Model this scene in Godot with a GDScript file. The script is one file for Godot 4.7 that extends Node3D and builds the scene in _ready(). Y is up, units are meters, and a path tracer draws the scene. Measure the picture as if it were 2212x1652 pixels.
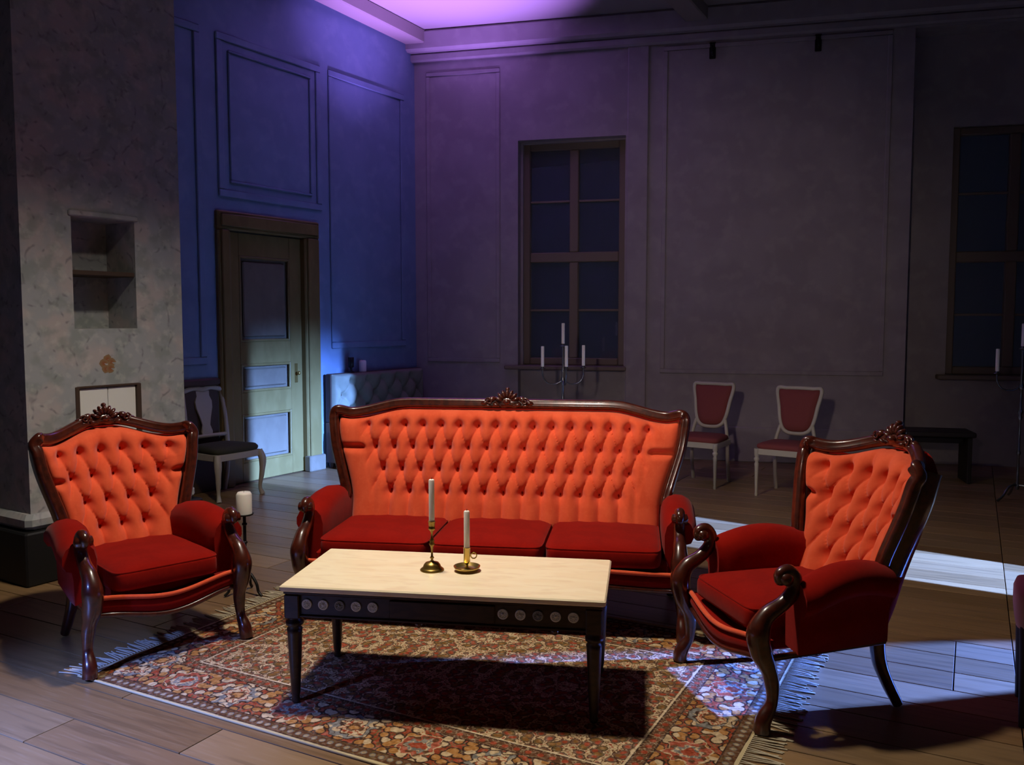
extends Node3D

# ---------------------------------------------------------------- helpers: shapes
var M := {}
var used := {}
const CORNER := Vector3(-1.19, 0, -10.82)      # where the blue side wall meets the window wall
const CEIL := 5.07

func new_st() -> SurfaceTool:
	var st := SurfaceTool.new()
	st.begin(Mesh.PRIMITIVE_TRIANGLES)
	return st

func emit(st: SurfaceTool, tris: PackedVector3Array, flip: bool, group: int) -> void:
	st.set_smooth_group(group)
	for i in range(0, tris.size(), 3):
		st.add_vertex(tris[i])
		st.add_vertex(tris[i + 2] if flip else tris[i + 1])
		st.add_vertex(tris[i + 1] if flip else tris[i + 2])

func loft(st: SurfaceTool, rings: Array, group := 0, caps := true, xf := Transform3D.IDENTITY) -> void:
	var side := PackedVector3Array()
	var cap := PackedVector3Array()
	var n: int = rings[0].size()
	for i in rings.size() - 1:
		var r: PackedVector3Array = rings[i]
		var s: PackedVector3Array = rings[i + 1]
		for j in n:
			var k := (j + 1) % n
			side.append_array([xf * r[j], xf * r[k], xf * s[k], xf * r[j], xf * s[k], xf * s[j]])
	if caps:
		for e in 2:
			var r: PackedVector3Array = rings[0] if e == 0 else rings[rings.size() - 1]
			var c := Vector3.ZERO
			for p in r:
				c += p
			c /= n
			for j in n:
				var k := (j + 1) % n
				if e == 0:
					cap.append_array([xf * r[k], xf * r[j], xf * c])
				else:
					cap.append_array([xf * r[j], xf * r[k], xf * c])
	var vol := 0.0
	var o := side[0]
	for a in [side, cap]:
		for i in range(0, a.size(), 3):
			vol += (a[i] - o).dot((a[i + 1] - o).cross(a[i + 2] - o))
	emit(st, side, vol > 0, group)
	emit(st, cap, vol > 0, 0xFFFFFFFF)

func cbox(st: SurfaceTool, c: Vector3, s: Vector3, b := 0.006, xf := Transform3D.IDENTITY) -> void:
	b = minf(b, minf(s.x, minf(s.y, s.z)) * 0.45)
	var rings := []
	for lv in [[-s.y / 2, b], [-s.y / 2 + b, 0.0], [s.y / 2 - b, 0.0], [s.y / 2, b]]:
		var hx: float = s.x / 2 - lv[1]
		var hz: float = s.z / 2 - lv[1]
		var y: float = lv[0]
		rings.append(PackedVector3Array([c + Vector3(-hx + b, y, -hz), c + Vector3(hx - b, y, -hz), c + Vector3(hx, y, -hz + b), c + Vector3(hx, y, hz - b),
			c + Vector3(hx - b, y, hz), c + Vector3(-hx + b, y, hz), c + Vector3(-hx, y, hz - b), c + Vector3(-hx, y, -hz + b)]))
	loft(st, rings, 0xFFFFFFFF, true, xf)

func bx(st: SurfaceTool, x0: float, x1: float, y0: float, y1: float, z0: float, z1: float, b := 0.004) -> void:
	cbox(st, Vector3((x0 + x1) / 2, (y0 + y1) / 2, (z0 + z1) / 2), Vector3(absf(x1 - x0), absf(y1 - y0), absf(z1 - z0)), b)

func plain_box(st: SurfaceTool, x0: float, x1: float, y0: float, y1: float, z0: float, z1: float) -> void:
	loft(st, [PackedVector3Array([Vector3(x0, y0, z0), Vector3(x1, y0, z0), Vector3(x1, y0, z1), Vector3(x0, y0, z1)]),
		PackedVector3Array([Vector3(x0, y1, z0), Vector3(x1, y1, z0), Vector3(x1, y1, z1), Vector3(x0, y1, z1)])], 0xFFFFFFFF)

func lathe(st: SurfaceTool, prof: Array, seg := 20, xf := Transform3D.IDENTITY, group := 0) -> void:
	var rings := []
	for p in prof:
		var r := PackedVector3Array()
		for k in seg:
			var a := TAU * k / seg
			r.append(Vector3(cos(a) * maxf(p[0], 0.0004), p[1], sin(a) * maxf(p[0], 0.0004)))
		rings.append(r)
	loft(st, rings, group, true, xf)

func ellipsoid(st: SurfaceTool, c: Vector3, r: Vector3, b := Basis.IDENTITY, seg := 12, rows := 8) -> void:
	var prof := []
	for i in rows + 1:
		var a := -PI / 2 + PI * i / rows
		prof.append([cos(a), sin(a)])
	lathe(st, prof, seg, Transform3D(b * Basis.from_scale(r), c))

func curve(ctrl: Array, per := 8) -> PackedVector3Array:
	var out := PackedVector3Array()
	for i in ctrl.size() - 1:
		var p0: Vector3 = ctrl[maxi(i - 1, 0)]
		var p1: Vector3 = ctrl[i]
		var p2: Vector3 = ctrl[i + 1]
		var p3: Vector3 = ctrl[mini(i + 2, ctrl.size() - 1)]
		for k in per:
			out.append(p1.cubic_interpolate(p2, p0, p3, float(k) / per))
	out.append(ctrl[ctrl.size() - 1])
	return out

func spread(v: Array, per := 8) -> PackedFloat32Array:
	var out := PackedFloat32Array()
	for i in v.size() - 1:
		for k in per:
			var f := float(k) / per
			out.append(lerpf(v[i], v[i + 1], f * f * (3 - 2 * f)))
	out.append(v[v.size() - 1])
	return out

func tube(st: SurfaceTool, pts: PackedVector3Array, rad, seg := 10, flat := 1.0, flat_axis := Vector3.ZERO) -> void:
	# a round bar along pts; flat squeezes it across flat_axis
	var rings := []
	var side := Vector3.ZERO
	for i in pts.size():
		var t := (pts[mini(i + 1, pts.size() - 1)] - pts[maxi(i - 1, 0)]).normalized()
		if i == 0:
			side = t.cross(Vector3.UP if absf(t.y) < 0.9 else Vector3.RIGHT).normalized()
		side = (side - t * side.dot(t)).normalized()
		var up := t.cross(side)
		var r: float = rad[i] if not (rad is float) else rad
		var ring := PackedVector3Array()
		for k in seg:
			var a := TAU * k / seg
			var o := (side * cos(a) + up * sin(a)) * r
			if flat != 1.0:
				o -= flat_axis * (o.dot(flat_axis) * (1.0 - flat))
			ring.append(pts[i] + o)
		rings.append(ring)
	loft(st, rings, 0, true)

func sweep(st: SurfaceTool, pts: PackedVector3Array, nrm: Vector3, prof: PackedVector2Array, scales = null) -> void:
	# prof.x lies in the plane of the path, prof.y along nrm
	var rings := []
	for i in pts.size():
		var t := (pts[mini(i + 1, pts.size() - 1)] - pts[maxi(i - 1, 0)]).normalized()
		var side := t.cross(nrm).normalized()
		var s: float = scales[i] if scales != null else 1.0
		var ring := PackedVector3Array()
		for q in prof:
			ring.append(pts[i] + side * q.x * s + nrm * q.y * s)
		rings.append(ring)
	loft(st, rings, 0, true)

func grid(st: SurfaceTool, rows: Array, towards: Vector3, group := 0) -> void:
	var tris := PackedVector3Array()
	var m: int = rows[0].size()
	for i in rows.size() - 1:
		var r: PackedVector3Array = rows[i]
		var s: PackedVector3Array = rows[i + 1]
		for j in m - 1:
			tris.append_array([r[j], r[j + 1], s[j + 1], r[j], s[j + 1], s[j]])
	var c := Vector3.ZERO
	for i in range(0, tris.size(), 3):
		c += (tris[i + 1] - tris[i]).cross(tris[i + 2] - tris[i])
	emit(st, tris, c.dot(towards) > 0, group)

# ---------------------------------------------------------------- helpers: nodes
func numbered(called: String) -> String:
	used[called] = used.get(called, -1) + 1
	return called if used[called] == 0 else "%s_%03d" % [called, used[called]]

func obj(called: String, st: SurfaceTool, m: Material, parent: Node) -> MeshInstance3D:
	st.generate_normals()
	var o := MeshInstance3D.new()
	o.mesh = st.commit()
	o.material_override = m
	o.name = called
	o.cast_shadow = GeometryInstance3D.SHADOW_CASTING_SETTING_ON
	parent.add_child(o, true)
	return o

func put(called: String, mesh: Mesh, m: Material, parent: Node, at: Vector3, basis_ := Basis.IDENTITY) -> MeshInstance3D:
	var o := MeshInstance3D.new()
	o.mesh = mesh
	o.material_override = m
	o.name = called
	parent.add_child(o, true)
	o.transform = Transform3D(basis_, at)
	return o

func thing(called: String, label: String, category: String, at := Vector3.ZERO, turn := 0.0, group := "") -> Node3D:
	var o := Node3D.new()
	o.name = numbered(called)
	add_child(o)
	o.position = at
	o.rotation.y = deg_to_rad(turn)
	o.set_meta("label", label)
	o.set_meta("category", category)
	if group:
		o.set_meta("group", group)
	return o

func setting(called: String, label: String, category: String, at := Vector3.ZERO, turn := 0.0) -> Node3D:
	var o := thing(called, label, category, at, turn)
	o.set_meta("kind", "structure")
	return o

# ---------------------------------------------------------------- helpers: materials
func col(r: int, g: int, b: int) -> Color:
	return Color(r / 255.0, g / 255.0, b / 255.0)

func mat(called: String, c: Color, rough := 0.8, metal := 0.0, extra := {}) -> StandardMaterial3D:
	var m := StandardMaterial3D.new()
	m.resource_name = called
	m.albedo_color = c
	m.roughness = rough
	m.metallic = metal
	for k in extra:
		m.set(k, extra[k])
	M[called] = m
	return m

func noise_img(size: int, freq: float, seed_: int, type := FastNoiseLite.TYPE_SIMPLEX_SMOOTH, octaves := 4, ridged := false) -> Image:
	var n := FastNoiseLite.new()
	n.seed = seed_
	n.noise_type = type
	n.frequency = freq
	n.fractal_octaves = octaves
	n.fractal_type = FastNoiseLite.FRACTAL_RIDGED if ridged else FastNoiseLite.FRACTAL_FBM
	return n.get_seamless_image(size, size)

func blend_tex(size: int, layers: Array, base: Color) -> ImageTexture:
	# layers: [noise image, colour, low, high, strength]
	var im := Image.create(size, size, false, Image.FORMAT_RGB8)
	for y in size:
		for x in size:
			var c := base
			for l in layers:
				var v: float = l[0].get_pixel(x, y).r
				c = c.lerp(l[1], smoothstep(l[2], l[3], v) * l[4])
			im.set_pixel(x, y, c)
	return ImageTexture.create_from_image(im)

func tri(m: StandardMaterial3D, tex: Texture2D, scale: Vector3, offset := Vector3.ZERO) -> StandardMaterial3D:
	m.albedo_color = Color.WHITE
	m.albedo_texture = tex
	m.uv1_triplanar = true
	m.uv1_scale = scale
	m.uv1_offset = offset
	return m

func relief(m: StandardMaterial3D, im: Image, cm: float) -> void:
	m.heightmap_enabled = true
	m.heightmap_texture = ImageTexture.create_from_image(im)
	m.heightmap_scale = cm

func make_materials() -> void:
	var fine := noise_img(256, 0.09, 3)
	var soft := noise_img(256, 0.012, 4)
	var mid := noise_img(256, 0.03, 5)
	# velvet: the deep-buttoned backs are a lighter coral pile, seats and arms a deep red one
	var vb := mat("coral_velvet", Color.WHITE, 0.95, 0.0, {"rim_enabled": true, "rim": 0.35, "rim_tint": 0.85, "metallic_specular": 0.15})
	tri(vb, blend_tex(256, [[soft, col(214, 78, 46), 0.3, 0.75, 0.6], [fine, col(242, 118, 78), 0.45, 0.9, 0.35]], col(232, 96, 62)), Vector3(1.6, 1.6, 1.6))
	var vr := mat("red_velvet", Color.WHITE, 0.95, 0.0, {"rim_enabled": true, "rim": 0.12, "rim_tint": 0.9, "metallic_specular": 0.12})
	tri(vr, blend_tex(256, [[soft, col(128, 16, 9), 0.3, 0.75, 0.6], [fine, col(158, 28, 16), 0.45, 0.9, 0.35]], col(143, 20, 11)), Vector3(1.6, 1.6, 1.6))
	var mh := mat("mahogany", Color.WHITE, 0.3, 0.0, {"clearcoat_enabled": true, "clearcoat": 0.8, "clearcoat_roughness": 0.12})
	tri(mh, blend_tex(256, [[mid, col(48, 17, 10), 0.4, 0.75, 0.8]], col(78, 30, 17)), Vector3(3, 3, 3))
	var tw := mat("table_wood", Color.WHITE, 0.42)
	tri(tw, blend_tex(256, [[mid, col(30, 17, 11), 0.35, 0.75, 0.8]], col(52, 32, 22)), Vector3(1.2, 4, 4))
	# cream marble with faint lengthwise streaks
	var mb := mat("cream_marble", Color.WHITE, 0.34)
	tri(mb, blend_tex(256, [[soft, col(250, 236, 204), 0.35, 0.7, 0.8], [mid, col(230, 206, 174), 0.55, 0.85, 0.4]], col(246, 228, 194)), Vector3(0.7, 1.5, 2.6))
	mat("brass", col(150, 122, 62), 0.36, 0.85)
	mat("brass_bright", col(188, 160, 92), 0.24, 0.9)
	mat("wax", col(232, 226, 220), 0.5, 0.0, {"subsurf_scatter_enabled": true, "subsurf_scatter_strength": 0.2})
	mat("iron", col(24, 21, 20), 0.5, 0.4)
	mat("silver", col(120, 122, 128), 0.25, 0.9)
	mat("wick", col(30, 26, 24), 0.9)
	mat("medallion", col(222, 226, 224), 0.5)
	mat("medallion_dull", col(140, 142, 142), 0.6)
	# pine boards
	for k in 5:
		var g := noise_img(256, 0.02, 20 + k)
		var h := noise_img(256, 0.07, 30 + k)
		var tone: Color = [col(138, 108, 74), col(128, 98, 66), col(147, 116, 80), col(134, 107, 76), col(123, 94, 62)][k]
		var pm := mat("pine_%d" % k, Color.WHITE, 0.36, 0.0, {"metallic_specular": 0.5})
		tri(pm, blend_tex(256, [[g, tone * 0.82, 0.45, 0.8, 0.6], [h, tone.lightened(0.12), 0.5, 0.85, 0.4]], tone), Vector3(0.22, 2, 3.4), Vector3(k * 0.37, 0, k * 0.21))
	mat("subfloor", col(24, 18, 13), 0.95)
	# walls
	var w1 := mat("blue_wall_paint", Color.WHITE, 0.75)
	tri(w1, blend_tex(256, [[soft, col(106, 128, 154), 0.3, 0.75, 0.6], [mid, col(130, 150, 174), 0.5, 0.9, 0.5]], col(116, 138, 166)), Vector3(0.5, 0.5, 0.5))
	var w2 := mat("grey_wall_paint", Color.WHITE, 0.85)
	tri(w2, blend_tex(256, [[soft, col(142, 132, 136), 0.3, 0.75, 0.6], [mid, col(168, 160, 158), 0.5, 0.9, 0.5]], col(155, 146, 148)), Vector3(0.5, 0.5, 0.5))
	mat("ceiling_paint", col(150, 142, 140), 0.9)
	mat("beam_paint", col(142, 132, 126), 0.85)
	mat("dark_wall", col(56, 52, 50), 0.9)
	var oc := mat("ochre_paint", Color.WHITE, 0.34)
	tri(oc, blend_tex(256, [[soft, col(112, 94, 50), 0.3, 0.75, 0.6], [mid, col(136, 118, 70), 0.5, 0.9, 0.4]], col(124, 106, 60)), Vector3(1, 0.4, 1))
	var pn := mat("grey_panel_paint", Color.WHITE, 0.3)
	tri(pn, blend_tex(256, [[soft, col(104, 94, 78), 0.3, 0.75, 0.6], [mid, col(124, 114, 96), 0.5, 0.9, 0.4]], col(114, 104, 86)), Vector3(1, 0.6, 1))
	mat("brown_panel", col(98, 72, 44), 0.6)
	mat("umber_wood", col(70, 52, 40), 0.6)
	mat("dark_wood", col(36, 28, 23), 0.6)
	# painted marbling of the stove: grey ground, rose and green clouds, dark veins
	var ma := noise_img(512, 0.008, 41)
	var mc := noise_img(512, 0.014, 42)
	var md := noise_img(512, 0.011, 43, FastNoiseLite.TYPE_SIMPLEX_SMOOTH, 3, true)
	var me := noise_img(512, 0.03, 44)
	var sm := mat("marbled_plaster", Color.WHITE, 0.7)
	tri(sm, blend_tex(512, [[ma, col(184, 170, 168), 0.40, 0.78, 0.7], [mc, col(134, 142, 138), 0.46, 0.80, 0.6], [me, col(194, 192, 188), 0.52, 0.85, 0.45], [md, col(96, 96, 102), 0.78, 0.98, 0.5]], col(160, 162, 166)), Vector3(0.62, 0.62, 0.62))
	mat("plinth_black", col(14, 13, 13), 0.6)
	mat("white_enamel", col(232, 230, 226), 0.45)
	mat("rosette_paint", Color.WHITE, 0.7, 0.0, {"vertex_color_use_as_albedo": true})
	mat("window_paint", col(112, 98, 84), 0.6)
	mat("glass", Color(0.55, 0.6, 0.7, 0.12), 0.05, 0.0, {"transparency": BaseMaterial3D.TRANSPARENCY_ALPHA})
	mat("white_paint", col(176, 168, 154), 0.5)
	mat("rose_fabric", col(122, 56, 54), 0.9)
	mat("green_fabric", col(58, 58, 44), 0.9)
	var tg := mat("grey_green_fabric", Color.WHITE, 0.9)
	tri(tg, blend_tex(256, [[soft, col(120, 122, 104), 0.3, 0.75, 0.6]], col(138, 138, 118)), Vector3(1, 1, 1))
	mat("cream_fabric", col(206, 172, 150), 0.9)
	mat("lamp_body", col(18, 18, 19), 0.5, 0.3)
	mat("fringe_cotton", col(188, 176, 152), 0.95)
	mat("selvedge", col(190, 172, 132), 0.95)

# ---------------------------------------------------------------- lamps
func stage_lamp(label: String, at: Vector3, aim: Vector3, c: Color, energy: float, angle: float, blend: float, size: float, carry: String) -> void:
	var t := thing("stage_lamp", label, "lamp", at)
	var look := Basis.looking_at((aim - at).normalized(), Vector3.UP if absf((aim - at).normalized().y) < 0.95 else Vector3.FORWARD)
	var head := Transform3D(look * Basis(Vector3.RIGHT, -PI / 2), Vector3.ZERO)     # local y = beam
	var st := new_st()
	var r := size + 0.03
	lathe(st, [[r, 0.0], [r, -0.26], [r * 0.8, -0.32], [r * 0.3, -0.35], [r * 0.27, -0.33], [r * 0.75, -0.29], [r - 0.012, -0.25], [r - 0.012, 0.0]], 24, head)
	obj("housing", st, M.lamp_body, t)
	st = new_st()
	lathe(st, [[size, -0.055], [size, -0.05], [size * 0.6, -0.042], [0.001, -0.04]], 24, head)
	var m := StandardMaterial3D.new()
	m.resource_name = "lamp_lens"
	m.albedo_color = Color.BLACK
	m.emission_enabled = true
	m.emission = c
	m.emission_energy_multiplier = 2.0
	obj("lens", st, m, t)
	st = new_st()
	var side := look.x
	var back := look.z
	tube(st, curve([side * (r + 0.015) + back * 0.14, side * (r + 0.02) + back * 0.14 + Vector3.UP * 0.1 * (1 if carry == "hung" else -1), Vector3.UP * (r + 0.1) * (1 if carry == "hung" else -1) + back * 0.14, -side * (r + 0.02) + back * 0.14 + Vector3.UP * 0.1 * (1 if carry == "hung" else -1), -side * (r + 0.015) + back * 0.14], 5), 0.012, 6)
	obj("yoke", st, M.lamp_body, t)
	if carry == "hung":
		st = new_st()
		tube(st, PackedVector3Array([Vector3.UP * (r + 0.09) + back * 0.14, Vector3(back.x * 0.14, CEIL - at.y - 0.002, back.z * 0.14)]), 0.016, 8)
		obj("rod", st, M.lamp_body, t)
	elif carry == "stand":
		st = new_st()
		var foot := Vector3(back.x * 0.14, 0, back.z * 0.14)
		tube(st, PackedVector3Array([foot + Vector3.UP * -(r + 0.09), foot + Vector3.UP * (0.12 - at.y)]), 0.016, 8)
		obj("pole", st, M.lamp_body, t)
		for k in 3:
			st = new_st()
			var d := Vector3(cos(TAU * k / 3.0), 0, sin(TAU * k / 3.0))
			tube(st, PackedVector3Array([foot + Vector3.UP * (0.5 - at.y), foot + d * 0.4 + Vector3.UP * (0.012 - at.y)]), 0.012, 6)
			obj("leg", st, M.lamp_body, t)
	var l := SpotLight3D.new()
	l.name = "beam"
	l.light_color = c
	l.light_energy = energy
	l.spot_angle = angle
	l.spot_angle_attenuation = blend
	l.light_size = size * 0.8
	l.spot_range = 40.0
	l.spot_attenuation = 2.0
	l.shadow_enabled = true
	t.add_child(l)
	l.transform = Transform3D(look, look * Vector3(0, 0, -0.03))

func lights_and_camera() -> void:
	var cam := Camera3D.new()
	cam.name = "camera"
	add_child(cam)
	cam.position = Vector3(0, 1.62, 0)
	cam.rotation.x = -atan(136.0 / 1876.0)
	cam.fov = rad_to_deg(2.0 * atan(826.0 / 1876.0))
	cam.near = 0.05
	cam.far = 100
	cam.current = true
	var we := WorldEnvironment.new()
	we.name = "surroundings"
	var e := Environment.new()
	e.background_mode = Environment.BG_COLOR
	e.background_color = Color(0.016, 0.022, 0.045)
	e.tonemap_mode = Environment.TONE_MAPPER_LINEAR
	e.tonemap_exposure = 1.0
	e.sdfgi_enabled = true
	e.ssao_enabled = true
	e.ssil_enabled = true
	we.environment = e
	add_child(we)
	# warm spot hung over the seats; warm spot on a stand behind the camera
	stage_lamp("black stage spot with warm lens hung from the ceiling over the marble table", Vector3(-0.72, 3.95, -4.0), Vector3(-0.3, 0, -3.7), Color(1, 0.95, 0.87), 13.0, 71, 0.65, 0.2, "hung")
	stage_lamp("black stage spot with warm lens on a stand facing the sofa", Vector3(-0.8, 2.4, 0.3), Vector3(2.15, 1.6, -9.8), Color(1, 0.90, 0.84), 9.0, 18.5, 1.0, 0.10, "stand")
	# blue-white spots in the next room shining through the doorway in the side wall
	stage_lamp("black stage spot with cold lens shining along the floor boards through the doorway", Vector3(10.5, 4.3, -0.12), Vector3(1.3, 0.0, -6.5), Color(0.42, 0.60, 1.0), 3000.0, 11.5, 0.9, 0.06, "stand")
	stage_lamp("black stage spot with cold lens shining at the back of the sideways armchair", Vector3(7.3, 2.6, -4.74), Vector3(2.0, 0.25, -3.74), Color(0.33, 0.50, 1.0), 620.0, 7.6, 0.4, 0.05, "stand")
	# purple spot on the floor behind the sofa, turned to the ceiling
	stage_lamp("black stage spot with purple lens on the floor behind the sofa", Vector3(-0.6, 0.37, -8.8), Vector3(-0.75, 5.0, -9.25), Color(0.70, 0.51, 1.0), 138.0, 21.0, 1.0, 0.09, "floor")
	# cold spot beside the camera, low over the boards
	stage_lamp("black stage spot with pale lens on a stand beside the rug corner", Vector3(-3.3, 2.4, -1.0), Vector3(-2.3, 0, -2.5), Color(0.44, 0.57, 1.0), 75.0, 24, 1.0, 0.08, "stand")

# ---------------------------------------------------------------- the room
func wall_pieces(st: SurfaceTool, x0: float, x1: float, y1: float, holes: Array, z0: float, z1: float) -> void:
	# a wall from x0 to x1 with rectangular openings [x0, x1, y0, y1], in order
	var x := x0
	for h in holes:
		plain_box(st, x, h[0], 0, y1, z0, z1)
		if h[2] > 0:
			plain_box(st, h[0], h[1], 0, h[2], z0, z1)
		if h[3] < y1:
			plain_box(st, h[0], h[1], h[3], y1, z0, z1)
		x = h[1]
	plain_box(st, x, x1, 0, y1, z0, z1)

func panel_frame(parent: Node, x0: float, x1: float, y0: float, y1: float, w: float, m: Material, z := 0.0, proud := 0.02) -> void:
	var st := new_st()
	bx(st, x0, x1, y1 - w, y1, z, z + proud, 0.008)
	bx(st, x0, x1, y0, y0 + w, z, z + proud, 0.008)
	bx(st, x0, x0 + w, y0 + w, y1 - w, z, z + proud, 0.008)
	bx(st, x1 - w, x1, y0 + w, y1 - w, z, z + proud, 0.008)
	obj("panel_moulding", st, m, parent)

func build_room() -> void:
	# floor of pine boards that run across the room
	var fl := setting("floor", "wide pine floor boards running across the whole room", "floor", Vector3.ZERO, -28)
	var st := new_st()
	plain_box(st, -16, 16, -0.3, -0.032, -18, 10)
	obj("subfloor", st, M.subfloor, fl)
	var rng := RandomNumberGenerator.new()
	rng.seed = 7
	var cache := {}
	for row in range(-18, 36):
		var v := 4.17 + row * 0.22            # near edge of the board; v runs away from the camera
		var cuts := [0.22]
		var u := 0.22
		var first := true
		while u > -8.6:
			var l: float = [2.2, 2.8, 3.4, 4.0][rng.randi() % 4]
			if first:
				l = 0.25 if row in [0, 1, 2] else l
				first = false
			u -= l
			cuts.append(u)
		cuts.reverse()
		cuts.append(3.62)
		for k in cuts.size() - 1:
			var l: float = snappedf(cuts[k + 1] - cuts[k], 0.01)
			if not cache.has(l):
				st = new_st()
				cbox(st, Vector3(0, -0.015, 0), Vector3(l - 0.005, 0.03, 0.214), 0.0012)
				st.generate_normals()
				cache[l] = st.commit()
			put("plank", cache[l], M["pine_%d" % (rng.randi() % 5)], fl, Vector3((cuts[k] + cuts[k + 1]) / 2, 0.0, -(v + 0.11)))
	# ceiling and its beams
	var ce := setting("ceiling", "pale ceiling with square beams over the hall", "ceiling", Vector3(0, CEIL, 0), -28)
	st = new_st()
	plain_box(st, -16, 16, 0.0, 0.3, -18, 10)
	obj("plaster", st, M.ceiling_paint, ce)
	for k in 5:
		st = new_st()
		var x := -9.35 + k * 3.2
		bx(st, x, x + 0.24, -0.16, 0.0, -12.2, 2.2, 0.012)
		obj("beam", st, M.beam_paint, ce)
	# blue side wall with the door
	var wl := setting("wall_left", "blue painted side wall with raised panel mouldings around the ochre door", "wall", CORNER, 58)
	st = new_st()
	wall_pieces(st, -13.2, 0.35, CEIL, [[-2.9, -1.9, 0.0, 2.5]], -0.3, 0.0)
	obj("plaster", st, M.blue_wall_paint, wl)
	panel_frame(wl, -2.98, -1.62, 2.78, 4.3, 0.07, M.blue_wall_paint)
	panel_frame(wl, -2.84, -1.76, 2.92, 4.16, 0.025, M.blue_wall_paint)
	panel_frame(wl, -4.1, -3.16, 1.2, 4.3, 0.07, M.blue_wall_paint)
	panel_frame(wl, -1.5, -0.22, 1.3, 4.3, 0.07, M.blue_wall_paint)
	st = new_st()
	bx(st, -4.6, -3.05, 0.0, 1.0, 0.0, 0.02)
	obj("wainscot", st, M.umber_wood, wl)
	st = new_st()
	bx(st, -4.6, -3.04, 1.0, 1.07, 0.0, 0.05, 0.015)
	obj("dado_rail", st, M.umber_wood, wl)
	# window wall: two deep bays
	var wb := setting("wall_back", "grey painted window wall with a broad pier between two bays", "wall", CORNER, -14)
	st = new_st()
	wall_pieces(st, -0.35, 8.75, CEIL, [[1.30, 2.58, 0.0, 3.74], [5.64, 8.0, 0.0, 4.7]], -0.42, 0.0)
	obj("plaster", st, M.grey_wall_paint, wb)
	st = new_st()
	wall_pieces(st, 1.2, 2.7, 3.9, [[1.33, 2.56, 1.06, 3.72]], -0.52, -0.14)
	wall_pieces(st, 5.5, 8.2, 4.9, [[6.12, 7.40, 1.0, 3.72]], -0.72, -0.34)
	obj("bay_plaster", st, M.grey_wall_paint, wb)
	st = new_st()
	bx(st, 2.60, 2.84, 0.42, 4.75, 0.0, 0.03, 0.01)
	obj("pilaster_strip", st, M.grey_wall_paint, wb)
	panel_frame(wb, 3.0, 5.42, 1.0, 4.7, 0.05, M.grey_wall_paint, 0.0, 0.015)
	panel_frame(wb, 0.15, 1.08, 1.1, 4.6, 0.05, M.grey_wall_paint, 0.0, 0.015)
	st = new_st()
	bx(st, -0.1, 8.5, 4.82, CEIL, 0.0, 0.16, 0.03)
	bx(st, -0.1, 8.5, 4.72, 4.82, 0.0, 0.07, 0.02)
	obj("cornice", st, M.grey_wall_paint, wb)
	var bb := setting("baseboard_back", "tall grey baseboard along the foot of the window wall", "baseboard", CORNER, -14)
	st = new_st()
	bx(st, 0.55, 1.29, 0.0, 0.40, 0.0, 0.03, 0.01)
	bx(st, 2.59, 5.63, 0.0, 0.40, 0.0, 0.03, 0.01)
	obj("board", st, M.grey_wall_paint, bb)
	# right wall with the doorway that lets the cold light in, and the wall behind the camera
	var wr := setting("wall_right", "dark side wall with a narrow open doorway", "wall", Vector3(7, 0, -8.8), -120)
	st = new_st()
	wall_pieces(st, -0.4, 12.8, CEIL, [[4.78, 5.4, 0.0, 3.4]], -0.3, 0.0)
	obj("plaster", st, M.dark_wall, wr)
	var wf := setting("wall_front", "dark wall behind the place the picture is taken from", "wall", Vector3(0.9, 0, 2.15), 191.5)
	st = new_st()
	plain_box(st, -0.4, 9.4, 0, CEIL, -0.3, 0.0)
	obj("plaster", st, M.dark_wall, wf)
	build_door()
	build_window("window_1", "tall dark window of eight panes behind the sofa", 1.32, 2.57, 1.07, 3.73, -0.24)
	build_window("window_2", "tall dark window in the shadowed bay beside the candelabrum", 6.12, 7.40, 1.01, 3.72, -0.44)

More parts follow.
